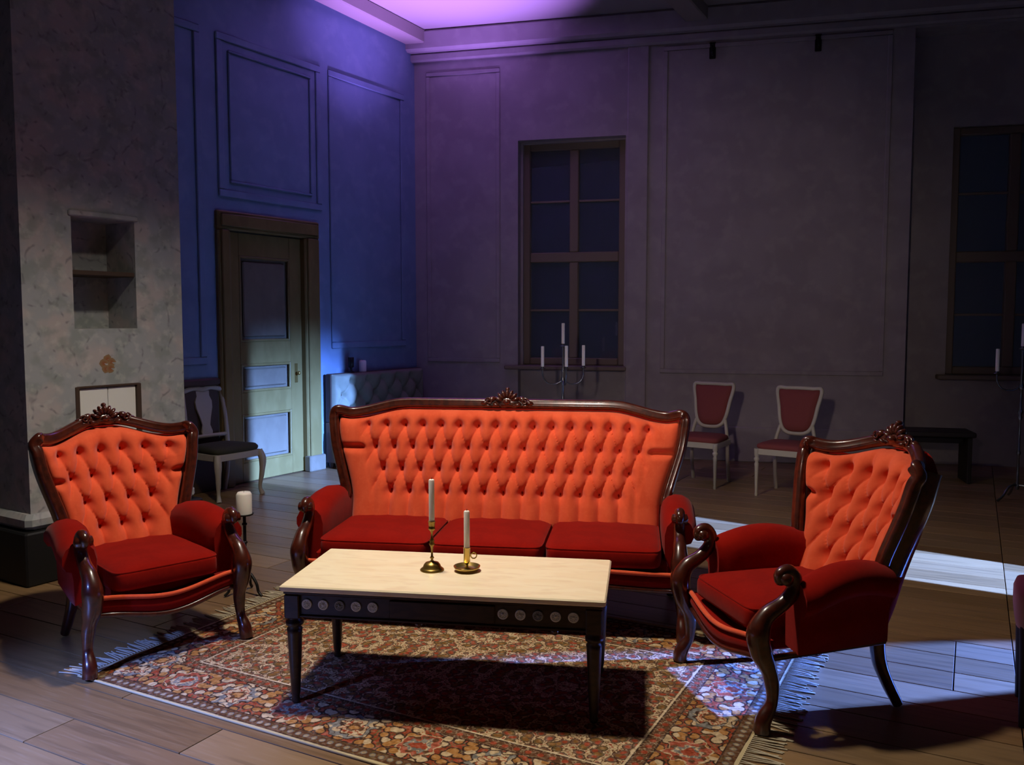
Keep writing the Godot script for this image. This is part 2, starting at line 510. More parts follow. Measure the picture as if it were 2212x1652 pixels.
func build_door() -> void:
	var d := setting("door_1", "ochre panelled door with grey panels in the blue wall", "door", CORNER, 58)
	var st := new_st()
	# casing
	for s in [[-3.03, -2.88], [-1.92, -1.70]]:
		bx(st, s[0], s[1], 0.0, 2.47, -0.06, 0.045, 0.012)
		bx(st, s[0] + 0.03, s[1] - 0.03, 0.0, 2.47, 0.045, 0.065, 0.012)
	bx(st, -3.03, -1.70, 2.47, 2.65, -0.06, 0.045, 0.012)
	bx(st, -3.0, -1.73, 2.50, 2.62, 0.045, 0.065, 0.012)
	obj("casing", st, M.ochre_paint, d)
	st = new_st()
	bx(st, -1.93, -1.69, 0.0, 0.17, 0.0, 0.085, 0.01)
	obj("plinth_block", st, M.grey_panel_paint, d)
	st = new_st()
	# leaf: stiles and rails around three openings
	bx(st, -2.88, -2.74, 0.01, 2.46, -0.07, -0.02)
	bx(st, -2.08, -1.92, 0.01, 2.46, -0.07, -0.02)
	for r in [[0.01, 0.20], [0.68, 0.90], [1.18, 1.40], [2.24, 2.46]]:
		bx(st, -2.74, -2.08, r[0], r[1], -0.07, -0.02)
	var leaf := obj("leaf", st, M.ochre_paint, d)
	for r in [[0.20, 0.68], [0.90, 1.18], [1.40, 2.24]]:
		st = new_st()
		plain_box(st, -2.74, -2.08, r[0], r[1], -0.07, -0.055)
		bx(st, -2.68, -2.14, r[0] + 0.05, r[1] - 0.05, -0.055, -0.03, 0.014)
		obj("panel", st, M.grey_panel_paint, leaf)
		st = new_st()
		var z := -0.028
		for q in [[Vector3(-2.73, r[0] + 0.012, z), Vector3(-2.09, r[0] + 0.012, z)], [Vector3(-2.73, r[1] - 0.012, z), Vector3(-2.09, r[1] - 0.012, z)], [Vector3(-2.728, r[0], z), Vector3(-2.728, r[1], z)], [Vector3(-2.092, r[0], z), Vector3(-2.092, r[1], z)]]:
			tube(st, PackedVector3Array(q), 0.014, 8)
		obj("bead", st, M.ochre_paint, leaf)
	st = new_st()
	ellipsoid(st, Vector3(-2.01, 1.06, 0.02), Vector3(0.02, 0.02, 0.02))
	bx(st, -2.03, -1.99, 0.96, 1.16, -0.022, -0.014, 0.003)
	obj("lock_plate", st, M.brass, leaf)

func build_window(called: String, label: String, x0: float, x1: float, y0: float, y1: float, z: float) -> void:
	var w := setting(called, label, "window", CORNER, -14)
	var st := new_st()
	var f := 0.085
	bx(st, x0, x0 + f, y0, y1, z - 0.05, z + 0.05, 0.01)
	bx(st, x1 - f, x1, y0, y1, z - 0.05, z + 0.05, 0.01)
	bx(st, x0 + f, x1 - f, y1 - f, y1, z - 0.05, z + 0.05, 0.01)
	bx(st, x0 + f, x1 - f, y0, y0 + f, z - 0.05, z + 0.05, 0.01)
	obj("frame", st, M.window_paint, w)
	var xm := (x0 + x1) / 2
	var yt := y0 + 1.3
	st = new_st()
	bx(st, x0 + f, x1 - f, yt - 0.06, yt + 0.06, z - 0.04, z + 0.045, 0.01)
	obj("transom", st, M.window_paint, w)
	for r in [[y0 + f, yt - 0.06], [yt + 0.06, y1 - f]]:
		st = new_st()
		bx(st, xm - 0.055, xm + 0.055, r[0], r[1], z - 0.04, z + 0.045, 0.01)
		obj("mullion", st, M.window_paint, w)
		var ym: float = (r[0] + r[1]) / 2
		for c in [[x0 + f, xm - 0.055], [xm + 0.055, x1 - f]]:
			st = new_st()
			bx(st, c[0], c[1], ym - 0.013, ym + 0.013, z - 0.02, z + 0.02)
			obj("glazing_bar", st, M.window_paint, w)
			for q in [[r[0], ym - 0.013], [ym + 0.013, r[1]]]:
				st = new_st()
				plain_box(st, c[0], c[1], q[0], q[1], z - 0.003, z)
				obj("pane", st, M.glass, w)
	st = new_st()
	bx(st, x0 - 0.18 if called == "window_1" else x0 - 0.1, x1 + 0.04, y0 - 0.05, y0, z + 0.05, 0.06 if called == "window_1" else z + 0.25, 0.01)
	obj("sill", st, M.window_paint, w)

# ---------------------------------------------------------------- stove
func build_stove() -> void:
	var t := thing("tile_stove", "tall marbled plaster stove with a shelved niche and white hatch doors", "stove", Vector3(-2.95, 0, -5.25), 58)
	var W := 1.13
	var D := -1.62
	var st := new_st()
	var nx0 := 0.325
	var nx1 := 0.77
	plain_box(st, 0, nx0, 0.42, CEIL - 0.005, D, 0)
	plain_box(st, nx1, W, 0.42, CEIL - 0.005, D, 0)
	plain_box(st, nx0, nx1, 0.42, 0.78, D, 0)
	plain_box(st, nx0, nx1, 0.78, 1.19, D, -0.06)
	plain_box(st, nx0, nx1, 1.19, 1.56, D, 0)
	plain_box(st, nx0, nx1, 1.56, 2.275, D, -0.32)
	plain_box(st, nx0, nx1, 2.275, CEIL - 0.005, D, 0)
	obj("body", st, M.marbled_plaster, t)
	st = new_st()
	bx(st, nx0, nx1, 1.905, 1.935, -0.32, -0.01, 0.004)
	obj("niche_shelf", st, M.umber_wood, t)
	st = new_st()
	bx(st, nx0 - 0.02, nx1 + 0.02, 2.275, 2.31, 0.0, 0.018, 0.006)
	obj("niche_lintel", st, M.marbled_plaster, t)
	st = new_st()
	bx(st, -0.05, W + 0.05, 0.33, 0.43, D - 0.0, 0.05, 0.03)
	obj("plinth_moulding", st, M.marbled_plaster, t)
	st = new_st()
	bx(st, -0.08, W + 0.08, 0.0, 0.33, D, 0.08, 0.01)
	obj("plinth", st, M.plinth_black, t)
	for s in [[0.345, 0.546], [0.550, 0.752]]:
		st = new_st()
		bx(st, s[0], s[1], 0.80, 1.175, -0.045, -0.012, 0.005)
		var dr := obj("hatch_door", st, M.white_enamel, t)
		st = new_st()
		ellipsoid(st, Vector3(s[1] - 0.03 if s[0] < 0.5 else s[0] + 0.03, 0.9, 0.0), Vector3(0.012, 0.012, 0.014))
		obj("knob", st, M.brass, dr)
	st = new_st()
	bx(st, nx0 - 0.012, nx0 + 0.018, 0.78, 1.19, -0.05, 0.006, 0.004)
	bx(st, nx1 - 0.016, nx1 + 0.014, 0.78, 1.19, -0.05, 0.006, 0.004)
	bx(st, nx0, nx1, 1.177, 1.192, -0.05, 0.004, 0.003)
	obj("hatch_frame", st, M.umber_wood, t)
	# painted flower below the niche
	st = new_st()
	var n := FastNoiseLite.new()
	n.seed = 9
	n.frequency = 9.0
	for k in 5:
		var a := TAU * k / 5.0 + 0.4
		var c := Vector3(0.545 + cos(a) * 0.028, 1.325 + sin(a) * 0.034, 0.0006)
		for j in 10:
			for q in [0, j, j + 1]:
				var b: float = TAU * q / 10.0
				var rr: float = 0.0 if q == 0 and j != 0 else 0.03 * (1.0 + 0.35 * n.get_noise_2d(cos(b) + k, sin(b)))
				st.set_color(Color(0.28, 0.075, 0.02) if rr == 0.0 else Color(0.26, 0.17, 0.09))
				st.set_smooth_group(0xFFFFFFFF)
				st.add_vertex(c + Vector3(cos(-b) * rr, sin(-b) * rr, 0.0002 * k))
	obj("painted_flower", st, M.rosette_paint, t)

# ---------------------------------------------------------------- deep-buttoned upholstery
func tufted(st: SurfaceTool, wf: Callable, y0: float, tf: Callable, zf: Callable, sx: float, sy: float, row0: float, rows: int, par0: int, thick: float, amp: float, nx: int, ny: int, edge: float, crease: int) -> PackedVector3Array:
	var all := []
	for i in ny + 1:
		var v := float(i) / ny
		var line := PackedVector3Array()
		for j in nx + 1:
			var u := -1.0 + 2.0 * j / nx
			var yt: float = tf.call(u)
			var y := lerpf(y0, yt, v)
			var w: float = wf.call(y)
			var x := u * w
			var t := (y - row0) / sy
			var q := x / sx - par0 * 0.5
			var h := 0.0
			if t < 0:
				h = pow(absf(sin(PI * q)), 0.8)
			elif t > rows - 1:
				var p := q + 0.5 * ((rows - 1) % 2)
				h = lerpf(pow(absf(sin(PI * p)), 0.8), 1.0, clampf((t - rows + 1) / 1.1, 0, 1))
			else:
				h = pow(absf(sin(PI * (q + t / 2)) * sin(PI * (q - t / 2))), 0.42)
			var e := smoothstep(w - edge, w - edge + 0.05, absf(x))
			h = lerpf(h, 0.95, e)
			var r := clampi(roundi(t), 0, rows - 1)
			var o := 0.5 * ((r + par0) % 2)
			var bxp := (roundf(x / sx - o) + o) * sx
			if absf(bxp) < w - edge + 0.01:
				var d2 := pow(x - bxp, 2) + pow(y - (row0 + r * sy), 2)
				h -= 1.05 * exp(-d2 / 0.00085)
			if crease >= 0 and e > 0:
				h -= 1.2 * e * exp(-pow((y - row0 - crease * sy) / 0.02, 2))
			var ev := sqrt(maxf(0, 1.0 - pow(absf(u), 14))) * sqrt(maxf(0, 1.0 - pow(absf(2 * v - 1), 18)))
			line.append(Vector3(x, y, zf.call(x, y) + ev * (thick + amp * h)))
		all.append(line)
	grid(st, all, Vector3(0, 0, 1))
	var pits := PackedVector3Array()
	for r in rows:
		var o := 0.5 * ((r + par0) % 2)
		var y := row0 + r * sy
		var w: float = wf.call(y) - edge + 0.01
		for k in range(-20, 21):
			var x := (k + o) * sx
			if absf(x) < w:
				pits.append(Vector3(x, y, zf.call(x, y) + thick - amp * 0.95))
	return pits

func crest(st: SurfaceTool, w: float, h: float, c: Vector3, tilt: float) -> void:
	var xf := Transform3D(Basis(Vector3.RIGHT, tilt), c)
	var parts := []
	parts.append([Vector3(0, h * 0.22, 0), Vector3(w * 0.30, h * 0.34, 0.026), 0.0])
	for k in range(-3, 4):
		var a := k * 0.40
		parts.append([Vector3(sin(a) * h * 0.52, h * 0.18 + cos(a) * h * 0.50, 0.016), Vector3(h * 0.115, h * 0.27, 0.022), -a])
	parts.append([Vector3(0, h * 0.95, 0.008), Vector3(h * 0.13, h * 0.12, 0.02), 0.0])
	parts.append([Vector3(0, h * 0.2, 0.03), Vector3(h * 0.22, h * 0.16, 0.022), 0.0])
	for s in [-1.0, 1.0]:
		parts.append([Vector3(s * w * 0.26, h * 0.34, 0.018), Vector3(h * 0.26, h * 0.17, 0.022), s * -0.45])
		parts.append([Vector3(s * w * 0.37, h * 0.16, 0.016), Vector3(h * 0.26, h * 0.14, 0.02), s * -0.25])
		parts.append([Vector3(s * w * 0.18, h * 0.02, 0.024), Vector3(h * 0.22, h * 0.11, 0.018), s * 0.35])
		parts.append([Vector3(s * w * 0.31, -h * 0.02, 0.02), Vector3(h * 0.2, h * 0.09, 0.016), s * 0.15])
	for p in parts:
		ellipsoid(st, xf * p[0], p[1], xf.basis * Basis(Vector3.BACK, p[2]), 10, 8)
	for s in [-1.0, 1.0]:
		var pts := PackedVector3Array()
		for k in 22:
			var a := k * 0.38
			var r := h * (0.22 - 0.0085 * k)
			pts.append(xf * Vector3(s * (w * 0.30 + cos(a) * r), h * 0.22 + sin(a) * r, 0.03 + 0.0004 * k))
		tube(st, pts, h * 0.05, 6)

func bead_profile(a: float, b: float) -> PackedVector2Array:
	var out := PackedVector2Array()
	for k in 20:
		var t := TAU * k / 20
		var g := 1.0 - 0.28 * exp(-pow((t - PI / 2) / 0.28, 2))
		out.append(Vector2(cos(t) * a, sin(t) * b * g))
	return out

func seating(t: Node3D, P: Dictionary) -> void:
	var hw: float = P.hw
	var wt: float = P.wt
	var wbm: float = P.wb
	var topf: Callable = P.top
	var wf := func(y: float) -> float: return lerpf(wbm, wt, smoothstep(0.5, P.corner, y)) - 0.018
	var zf := func(x: float, y: float) -> float: return -0.235 - (y - 0.42) * P.lean + lerpf(P.wing * 0.35, P.wing, clampf((y - 0.42) / 0.58, 0, 1)) * pow(minf(1.0, absf(x) / wt), P.barrel)
	# deep-buttoned back
	var st := new_st()
	var pits := tufted(st, wf, 0.40, func(u: float) -> float: return topf.call(absf(u)) - 0.03, zf, 0.112, 0.125, P.row0, P.rows, P.par0, 0.052, 0.038, P.nx, 96, P.edge, P.crease)
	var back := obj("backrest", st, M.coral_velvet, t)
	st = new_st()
	ellipsoid(st, Vector3.ZERO, Vector3(0.011, 0.011, 0.006), Basis.IDENTITY, 8, 4)
	st.generate_normals()
	var bm := st.commit()
	for p in pits:
		put("button", bm, M.red_velvet, back, p)
	# shell behind the buttons
	st = new_st()
	var shell := []
	for i in 21:
		var v := i / 20.0
		var ring := PackedVector3Array()
		for face in 2:
			for k in 33:
				var u := -1.0 + k / 16.0
				u = u if face == 0 else -u
				var y := lerpf(0.30, topf.call(absf(u)) - 0.03, v)
				var w: float = wf.call(y) + 0.006
				var bulge := 0.0 if face == 0 else 0.02 * (1.0 - pow(absf(u), 4)) * sin(PI * v)
				ring.append(Vector3(u * w, y, zf.call(u * w, y) + (0.0 if face == 0 else -0.085 - bulge)))
		shell.append(ring)
	loft(st, shell, 1, false)
	obj("back_shell", st, M.red_velvet, t)
	# moulded show-wood frame
	var ctrl := []
	var ys := [0.585, 0.66, 0.76, 0.86, 0.95]
	ctrl.append(Vector3(wf.call(0.56) + 0.045, 0.555, zf.call(wt, 0.55) + 0.07))
	for y in ys:
		ctrl.append(Vector3(wf.call(y) + 0.024, y, zf.call(wt, y) + 0.022))
	var yc: float = topf.call(1.0)
	ctrl.append(Vector3(wt + 0.014, yc - 0.02, zf.call(wt, yc) + 0.022))
	ctrl.append(Vector3(wt - 0.012, yc + 0.012, zf.call(wt, yc) + 0.022))
	var steps := 12
	for k in range(1, steps * 2):
		var u := 1.0 - float(k) / steps
		if absf(u) > 0.95:
			continue
		var y: float = topf.call(absf(u)) + 0.008
		ctrl.append(Vector3(u * wt, y, zf.call(u * wt, y) + 0.022))
	ctrl.append(Vector3(-wt + 0.012, yc + 0.012, zf.call(wt, yc) + 0.022))
	ctrl.append(Vector3(-wt - 0.014, yc - 0.02, zf.call(wt, yc) + 0.022))
	for i in ys.size():
		var y: float = ys[ys.size() - 1 - i]
		ctrl.append(Vector3(-wf.call(y) - 0.024, y, zf.call(wt, y) + 0.022))
	ctrl.append(Vector3(-wf.call(0.56) - 0.045, 0.555, zf.call(wt, 0.55) + 0.07))
	st = new_st()
	sweep(st, curve(ctrl, 6), Vector3(0, 0.2, 0.98).normalized(), bead_profile(0.03, 0.03))
	for s in [-1.0, 1.0]:
		ellipsoid(st, Vector3(s * (wf.call(0.56) + 0.045), 0.56, zf.call(wt, 0.55) + 0.085), Vector3(0.034, 0.034, 0.034))
	# bands of wood down the outer sides
	for s in [-1.0, 1.0]:
		var pts := PackedVector3Array()
		for k in 13:
			var y := lerpf(0.58, yc, k / 12.0)
			pts.append(Vector3(s * (wf.call(y) + 0.022), y - 0.01, zf.call(wt, y) - 0.045))
		tube(st, pts, 0.05, 12, 0.4, Vector3.RIGHT)
	var fr := obj("back_frame", st, M.mahogany, t)
	st = new_st()
	crest(st, P.crest_w, P.crest_h, Vector3(0, topf.call(0.0) - 0.005, zf.call(0, topf.call(0.0)) + 0.03), -0.2)
	obj("carved_crest", st, M.mahogany, fr)
	# arms
	for s in [-1.0, 1.0]:
		st = new_st()
		var rings := []
		for i in 15:
			var f := i / 14.0
			var z := lerpf(P.rear, 0.228, f)
			var yt := 0.60 + 0.05 * sin(PI * minf(1.0, f * 0.95 + 0.1)) - 0.012 * f
			var pinch := 1.0 - 0.16 * smoothstep(0.85, 1.0, f)
			var sec := []
			sec.append(Vector2(-0.075, 0.31))
			sec.append(Vector2(-0.078, 0.42))
			sec.append(Vector2(-0.080, 0.50))
			for k in 9:
				var a := PI - PI * 1.22 * k / 8.0
				sec.append(Vector2(0.012 + cos(a) * 0.088, yt - 0.075 + sin(a) * 0.075))
			sec.append(Vector2(0.052, yt - 0.13))
			sec.append(Vector2(0.044, 0.42))
			sec.append(Vector2(0.04, 0.30))
			var ring := PackedVector3Array()
			for q in sec:
				ring.append(Vector3(s * (hw - P.taper * (1.0 - f) + q.x * pinch), q.y, z))
			rings.append(ring)
		loft(st, rings, 2)
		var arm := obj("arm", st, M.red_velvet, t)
		# carved arm post running down into the front leg
		st = new_st()
		var side := [Vector2(0.375, 0.004), Vector2(0.368, 0.05), Vector2(0.33, 0.12), Vector2(0.335, 0.22), Vector2(0.375, 0.32), Vector2(0.388, 0.395), Vector2(0.355, 0.46), Vector2(0.285, 0.505), Vector2(0.242, 0.55), Vector2(0.236, 0.60), Vector2(0.262, 0.632), Vector2(0.296, 0.625), Vector2(0.302, 0.598), Vector2(0.282, 0.590)]
		var rr := [0.034, 0.032, 0.023, 0.031, 0.044, 0.047, 0.036, 0.030, 0.029, 0.029, 0.027, 0.024, 0.02, 0.014]
		var pc := []
		for i in side.size():
			var splay := 0.02 * clampf((0.3 - side[i].y) / 0.3, 0, 1)
			pc.append(Vector3(s * (hw + 0.005 + splay), side[i].y, side[i].x))
		tube(st, curve(pc, 6), spread(rr, 6), 12)
		# scroll eye turned outwards
		lathe(st, [[0.008, -0.042], [0.024, -0.036], [0.026, 0.0], [0.024, 0.036], [0.008, 0.042]], 14, Transform3D(Basis(Vector3.BACK, PI / 2), Vector3(s * (hw + 0.005), 0.606, 0.284)))
		obj("front_leg", st, M.mahogany, t)
		st = new_st()
		tube(st, curve([Vector3(s * (hw - 0.03 - P.taper), 0.34, P.rear + 0.0), Vector3(s * (hw - 0.03 - P.taper), 0.2, P.rear - 0.015), Vector3(s * (hw - 0.02 - P.taper), 0.1, P.rear - 0.05), Vector3(s * (hw - 0.01 - P.taper), 0.003, P.rear - 0.1)], 5), spread([0.034, 0.03, 0.026, 0.022], 5), 10)
		obj("rear_leg", st, M.mahogany, t)
	# seat box, serpentine front rail with piping
	st = new_st()
	bx(st, -hw + 0.05 + P.taper, hw - 0.05 - P.taper, 0.27, 0.37, P.rear - 0.02, 0.30, 0.01)
	obj("seat_base", st, M.red_velvet, t)
	st = new_st()
	var rail := []
	var pipe := PackedVector3Array()
	var low := PackedVector3Array()
	for k in 25:
		var u := -1.0 + k / 12.0
		var x := u * (hw - 0.03)
		var sag: float = P.sag * (0.5 + 0.5 * cos(PI * u * P.waves))
		var yt := 0.345 - sag * 0.8
		var yb := 0.275 - sag
		var bow := 0.035 * (1 - u * u)
		rail.append(PackedVector3Array([Vector3(x, yb, 0.30), Vector3(x, yb, 0.345 + bow), Vector3(x, (yt + yb) / 2, 0.358 + bow), Vector3(x, yt, 0.345 + bow), Vector3(x, yt, 0.30)]))
		pipe.append(Vector3(x, yt + 0.004, 0.352 + bow))
		low.append(Vector3(x, yb - 0.006, 0.345 + bow))
	loft(st, rail, 3)
	var rl := obj("front_rail", st, M.red_velvet, t)
	st = new_st()
	tube(st, pipe, 0.011, 8)
	obj("piping", st, M.coral_velvet, rl)
	st = new_st()
	tube(st, low, 0.013, 8)
	obj("rail_moulding", st, M.mahogany, rl)
	for s in [-1.0, 1.0]:
		st = new_st()
		tube(st, PackedVector3Array([Vector3(s * (hw - P.taper + 0.02), 0.295, P.rear), Vector3(s * (hw + 0.02), 0.295, 0.34)]), 0.014, 8)
		obj("side_moulding", st, M.mahogany, rl)
	# loose seat cushions
	var n: int = P.cushions
	var cw := (hw - 0.078) * 2.0 / n
	for c in n:
		var cx := -hw + 0.078 + cw * (c + 0.5)
		st = new_st()
		var rings := []
		var hx: float = cw / 2 - 0.003 - P.taper * 0.25
		var zc := 0.055
		var hz := 0.315
		for i in 25:
			var u := -cos(PI * i / 24.0)
			var en := pow(maxf(0.0, 1.0 - pow(absf(u), 10)), 0.2)
			var en2 := pow(maxf(0.0, 1.0 - pow(absf(u), 24)), 0.25)
			var crown := 0.016 * (1.0 - u * u)
			var ring := PackedVector3Array()
			for k in 40:
				var a := TAU * k / 40
				var pz := signf(cos(a)) * pow(absf(cos(a)), 0.30)
				var py := signf(sin(a)) * pow(absf(sin(a)), 0.42)
				var up := crown * (1.0 - pz * pz) if py > 0 else 0.0
				ring.append(Vector3(cx + u * hx, 0.405 + (py * 0.058 + up) * maxf(en, 0.02), zc + pz * hz * maxf(en2, 0.02)))
			rings.append(ring)
		loft(st, rings, 4)
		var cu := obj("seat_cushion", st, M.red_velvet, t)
		st = new_st()
		var pp := PackedVector3Array()
		for k in 49:
			var a := TAU * k / 48 + 0.01
			pp.append(Vector3(cx + signf(cos(a)) * pow(absf(cos(a)), 0.16) * hx * 0.972, 0.446, zc + signf(sin(a)) * pow(absf(sin(a)), 0.16) * hz * 0.968))
		tube(st, pp, 0.0055, 6)
		obj("cushion_piping", st, M.red_velvet, cu)

func build_seats() -> void:
	var sofa_top := func(s: float) -> float: return 1.045 + 0.055 * (1.0 - smoothstep(0.60, 0.92, s)) + 0.012 * smoothstep(0.93, 1.0, s)
	var chair_top := func(s: float) -> float: return 1.0 + 0.06 * (1.0 - smoothstep(0.12, 0.8, s)) + 0.01 * smoothstep(0.8, 1.0, s)
	var so := thing("sofa", "long red velvet sofa with deep-buttoned back and carved dark frame", "sofa", Vector3(-0.09, 0.008, -4.76), -8.2)
	seating(so, {"hw": 0.985, "wt": 1.03, "wb": 0.92, "corner": 1.0, "top": sofa_top, "wing": 0.10, "lean": 0.34, "barrel": 5.0, "row0": 0.6, "rows": 4, "par0": 0, "nx": 288, "edge": 0.17, "crease": 2, "crest_w": 0.36, "crest_h": 0.105, "taper": 0.0, "rear": -0.29, "cushions": 3, "sag": 0.02, "waves": 2.0, "dip": 1.0})
	var chair := {"hw": 0.35, "wt": 0.385, "wb": 0.29, "corner": 0.98, "top": chair_top, "wing": 0.19, "lean": 0.44, "barrel": 2.2, "row0": 0.54, "rows": 4, "par0": 0, "nx": 112, "edge": 0.085, "crease": 2, "crest_w": 0.36, "crest_h": 0.10, "taper": 0.055, "rear": -0.21, "cushions": 1, "sag": 0.045, "waves": 1.0, "dip": 0.0}
	var a := thing("armchair", "red velvet armchair beside the marbled stove, facing the marble table", "armchair", Vector3(-1.88, 0.008, -4.33), 43, "buttoned armchairs of the sofa set")
	seating(a, chair)
	var b := thing("armchair", "red velvet armchair turned sideways, nearest the blue patch of light", "armchair", Vector3(1.25, 0.008, -3.74), -76, "buttoned armchairs of the sofa set")
	seating(b, chair)

# ---------------------------------------------------------------- table and candles
func candle(label: String, at: Vector3, r: float, h: float, group := "") -> Node3D:
	var c := thing("candle", label, "candle", at, 0, group)
	var st := new_st()
	lathe(st, [[r, 0], [r, h - r * 0.35], [r * 0.82, h - r * 0.05], [r * 0.5, h], [r * 0.15, h - r * 0.12]], 16)
	obj("wax_body", st, M.wax, c)
	st = new_st()
	tube(st, PackedVector3Array([Vector3(0, h - r * 0.2, 0), Vector3(0.001, h + 0.008, 0)]), 0.0012, 5)
	obj("wick", st, M.wick, c)
	return c

func build_table() -> void:
	var t := thing("coffee_table", "low dark wood coffee table with a cream marble top", "table", Vector3(-0.255, 0.009, -3.725), -8.6)
	var hx := 0.675
	var hz := 0.30
	var st := new_st()
	bx(st, -hx, hx, 0.485, 0.511, -hz, hz, 0.006)
	obj("marble_top", st, M.cream_marble, t)
	st = new_st()
	bx(st, -hx + 0.012, hx - 0.012, 0.470, 0.485, -hz + 0.012, hz - 0.012, 0.005)
	obj("top_moulding", st, M.table_wood, t)
	st = new_st()
	for s in [-1.0, 1.0]:
		bx(st, -hx + 0.05, hx - 0.05, 0.375, 0.470, s * (hz - 0.055), s * (hz - 0.03), 0.004)
		bx(st, s * (hx - 0.055), s * (hx - 0.03), 0.375, 0.470, -hz + 0.05, hz - 0.05, 0.004)
	bx(st, -hx + 0.05, hx - 0.05, 0.372, 0.384, hz - 0.052, hz - 0.022, 0.004)
	var ap := obj("apron", st, M.table_wood, t)
	st = new_st()
	bx(st, -0.21, 0.23, 0.388, 0.464, hz - 0.035, hz - 0.02, 0.004)
	obj("apron_panel", st, M.table_wood, ap)
	st = new_st()
	lathe(st, [[0.021, 0], [0.022, 0.004], [0.017, 0.006], [0.0145, 0.003], [0.006, 0.003], [0.005, 0.007], [0.001, 0.008]], 18)
	for k in 9:
		var a := TAU * k / 9
		ellipsoid(st, Vector3(cos(a) * 0.0115, 0.004, sin(a) * 0.0115), Vector3(0.0045, 0.0025, 0.0022), Basis(Vector3.UP, -a), 6, 4)
	st.generate_normals()
	var md := st.commit()
	var up := Basis(Vector3.RIGHT, PI / 2)
	for k in 5:
		put("medallion", md, M.medallion_dull if k == 2 else M.medallion, ap, Vector3(-0.565 + k * 0.071, 0.430, hz - 0.030), up)
		put("medallion", md, M.medallion_dull if k == 2 else M.medallion, ap, Vector3(0.262 + k * 0.071, 0.430, hz - 0.030), up)
	for x in [-0.09, 0.47]:
		st = new_st()
		lathe(st, [[0.004, -0.022], [0.013, -0.014], [0.016, -0.004], [0.012, 0.004]], 12, Transform3D(Basis.IDENTITY, Vector3(x, 0.372, hz - 0.04)))
		obj("drop", st, M.mahogany, ap)
	for sx in [-1.0, 1.0]:
		for sz in [-1.0, 1.0]:
			st = new_st()
			var p := Vector3(sx * (hx - 0.047), 0, sz * (hz - 0.047))
			cbox(st, p + Vector3(0, 0.418, 0), Vector3(0.066, 0.104, 0.066), 0.005)
			lathe(st, [[0.016, 0.0], [0.019, 0.012], [0.015, 0.022], [0.019, 0.04], [0.031, 0.30], [0.033, 0.318], [0.024, 0.328], [0.036, 0.336], [0.037, 0.350], [0.025, 0.360], [0.028, 0.368]], 16, Transform3D(Basis.IDENTITY, p))
			obj("leg", st, M.table_wood, t)
	# candlesticks stand on the marble
	var top := 0.009 + 0.511
	var a := thing("candlestick", "slender brass candlestick with bell foot on the marble table", "candlestick", Vector3(-0.352, top, -3.755), 0, "brass candle holders on the table")
	st = new_st()
	lathe(st, [[0.052, 0], [0.053, 0.004], [0.046, 0.010], [0.040, 0.014], [0.037, 0.024], [0.029, 0.034], [0.012, 0.038], [0.006, 0.044]], 28)
	obj("foot", st, M.brass, a)
	st = new_st()
	lathe(st, [[0.006, 0.042], [0.005, 0.05], [0.010, 0.056], [0.005, 0.063], [0.004, 0.09], [0.006, 0.105], [0.014, 0.118], [0.008, 0.124], [0.012, 0.132], [0.005, 0.142], [0.004, 0.165], [0.008, 0.178]], 16)
	obj("stem", st, M.brass, a)
	st = new_st()
	lathe(st, [[0.008, 0.176], [0.015, 0.182], [0.015, 0.19], [0.012, 0.194], [0.0145, 0.2], [0.0145, 0.212], [0.0165, 0.215], [0.0165, 0.219]], 18)
	obj("socket", st, M.brass, a)
	candle("tall white taper in the slender brass candlestick", Vector3(-0.352, top + 0.219, -3.755), 0.0125, 0.185, "taper candles on the marble table")
	var b := thing("chamberstick", "brass chamberstick with wide dish foot on the marble table", "candlestick", Vector3(-0.198, top, -3.745), 0, "brass candle holders on the table")
	st = new_st()
	lathe(st, [[0.044, 0], [0.050, 0.004], [0.057, 0.016], [0.059, 0.022], [0.056, 0.022], [0.046, 0.010], [0.018, 0.008], [0.009, 0.014]], 28)
	obj("dish", st, M.brass_bright, b)
	st = new_st()
	lathe(st, [[0.009, 0.012], [0.006, 0.02], [0.006, 0.03], [0.013, 0.036], [0.0145, 0.042], [0.0145, 0.098], [0.016, 0.1], [0.016, 0.104]], 18)
	obj("socket", st, M.brass_bright, b)
	st = new_st()
	var ring := PackedVector3Array()
	for k in 17:
		var g := TAU * k / 16
		ring.append(Vector3(0.030 + cos(g) * 0.013, 0.068 + sin(g) * 0.013, 0))
	tube(st, ring, 0.003, 6)
	obj("ring_handle", st, M.brass_bright, b)
	candle("short white taper in the brass chamberstick", Vector3(-0.198, top + 0.104, -3.745), 0.0128, 0.163, "taper candles on the marble table")

func build_candle_stand() -> void:
	var t := thing("candle_stand", "black wrought iron tripod candle stand between armchair and sofa", "candle stand", Vector3(-1.575, 0.0, -5.04))
	var st := new_st()
	tube(st, PackedVector3Array([Vector3(0, 0.10, 0), Vector3(0, 0.24, 0), Vector3(0, 0.47, 0)]), 0.0095, 8)
	for y in [0.13, 0.31, 0.42]:
		ellipsoid(st, Vector3(0, y, 0), Vector3(0.016, 0.011, 0.016), Basis.IDENTITY, 10, 6)
	obj("stem", st, M.iron, t)
	st = new_st()
	lathe(st, [[0.01, 0.465], [0.05, 0.474], [0.055, 0.482], [0.05, 0.482]], 18)
	obj("pan", st, M.iron, t)
	for k in 3:
		var a := TAU * k / 3.0 - 0.5
		var d := Vector3(cos(a), 0, -sin(a))
		st = new_st()
		tube(st, curve([Vector3(0, 0.13, 0), d * 0.04 + Vector3.UP * 0.125, d * 0.085 + Vector3.UP * 0.075, d * 0.10 + Vector3.UP * 0.03, d * 0.125 + Vector3.UP * 0.007], 5), 0.0085, 8)
		obj("leg", st, M.iron, t)
	candle("thick white pillar candle on the black iron stand", Vector3(-1.575, 0.482, -5.04), 0.045, 0.13)

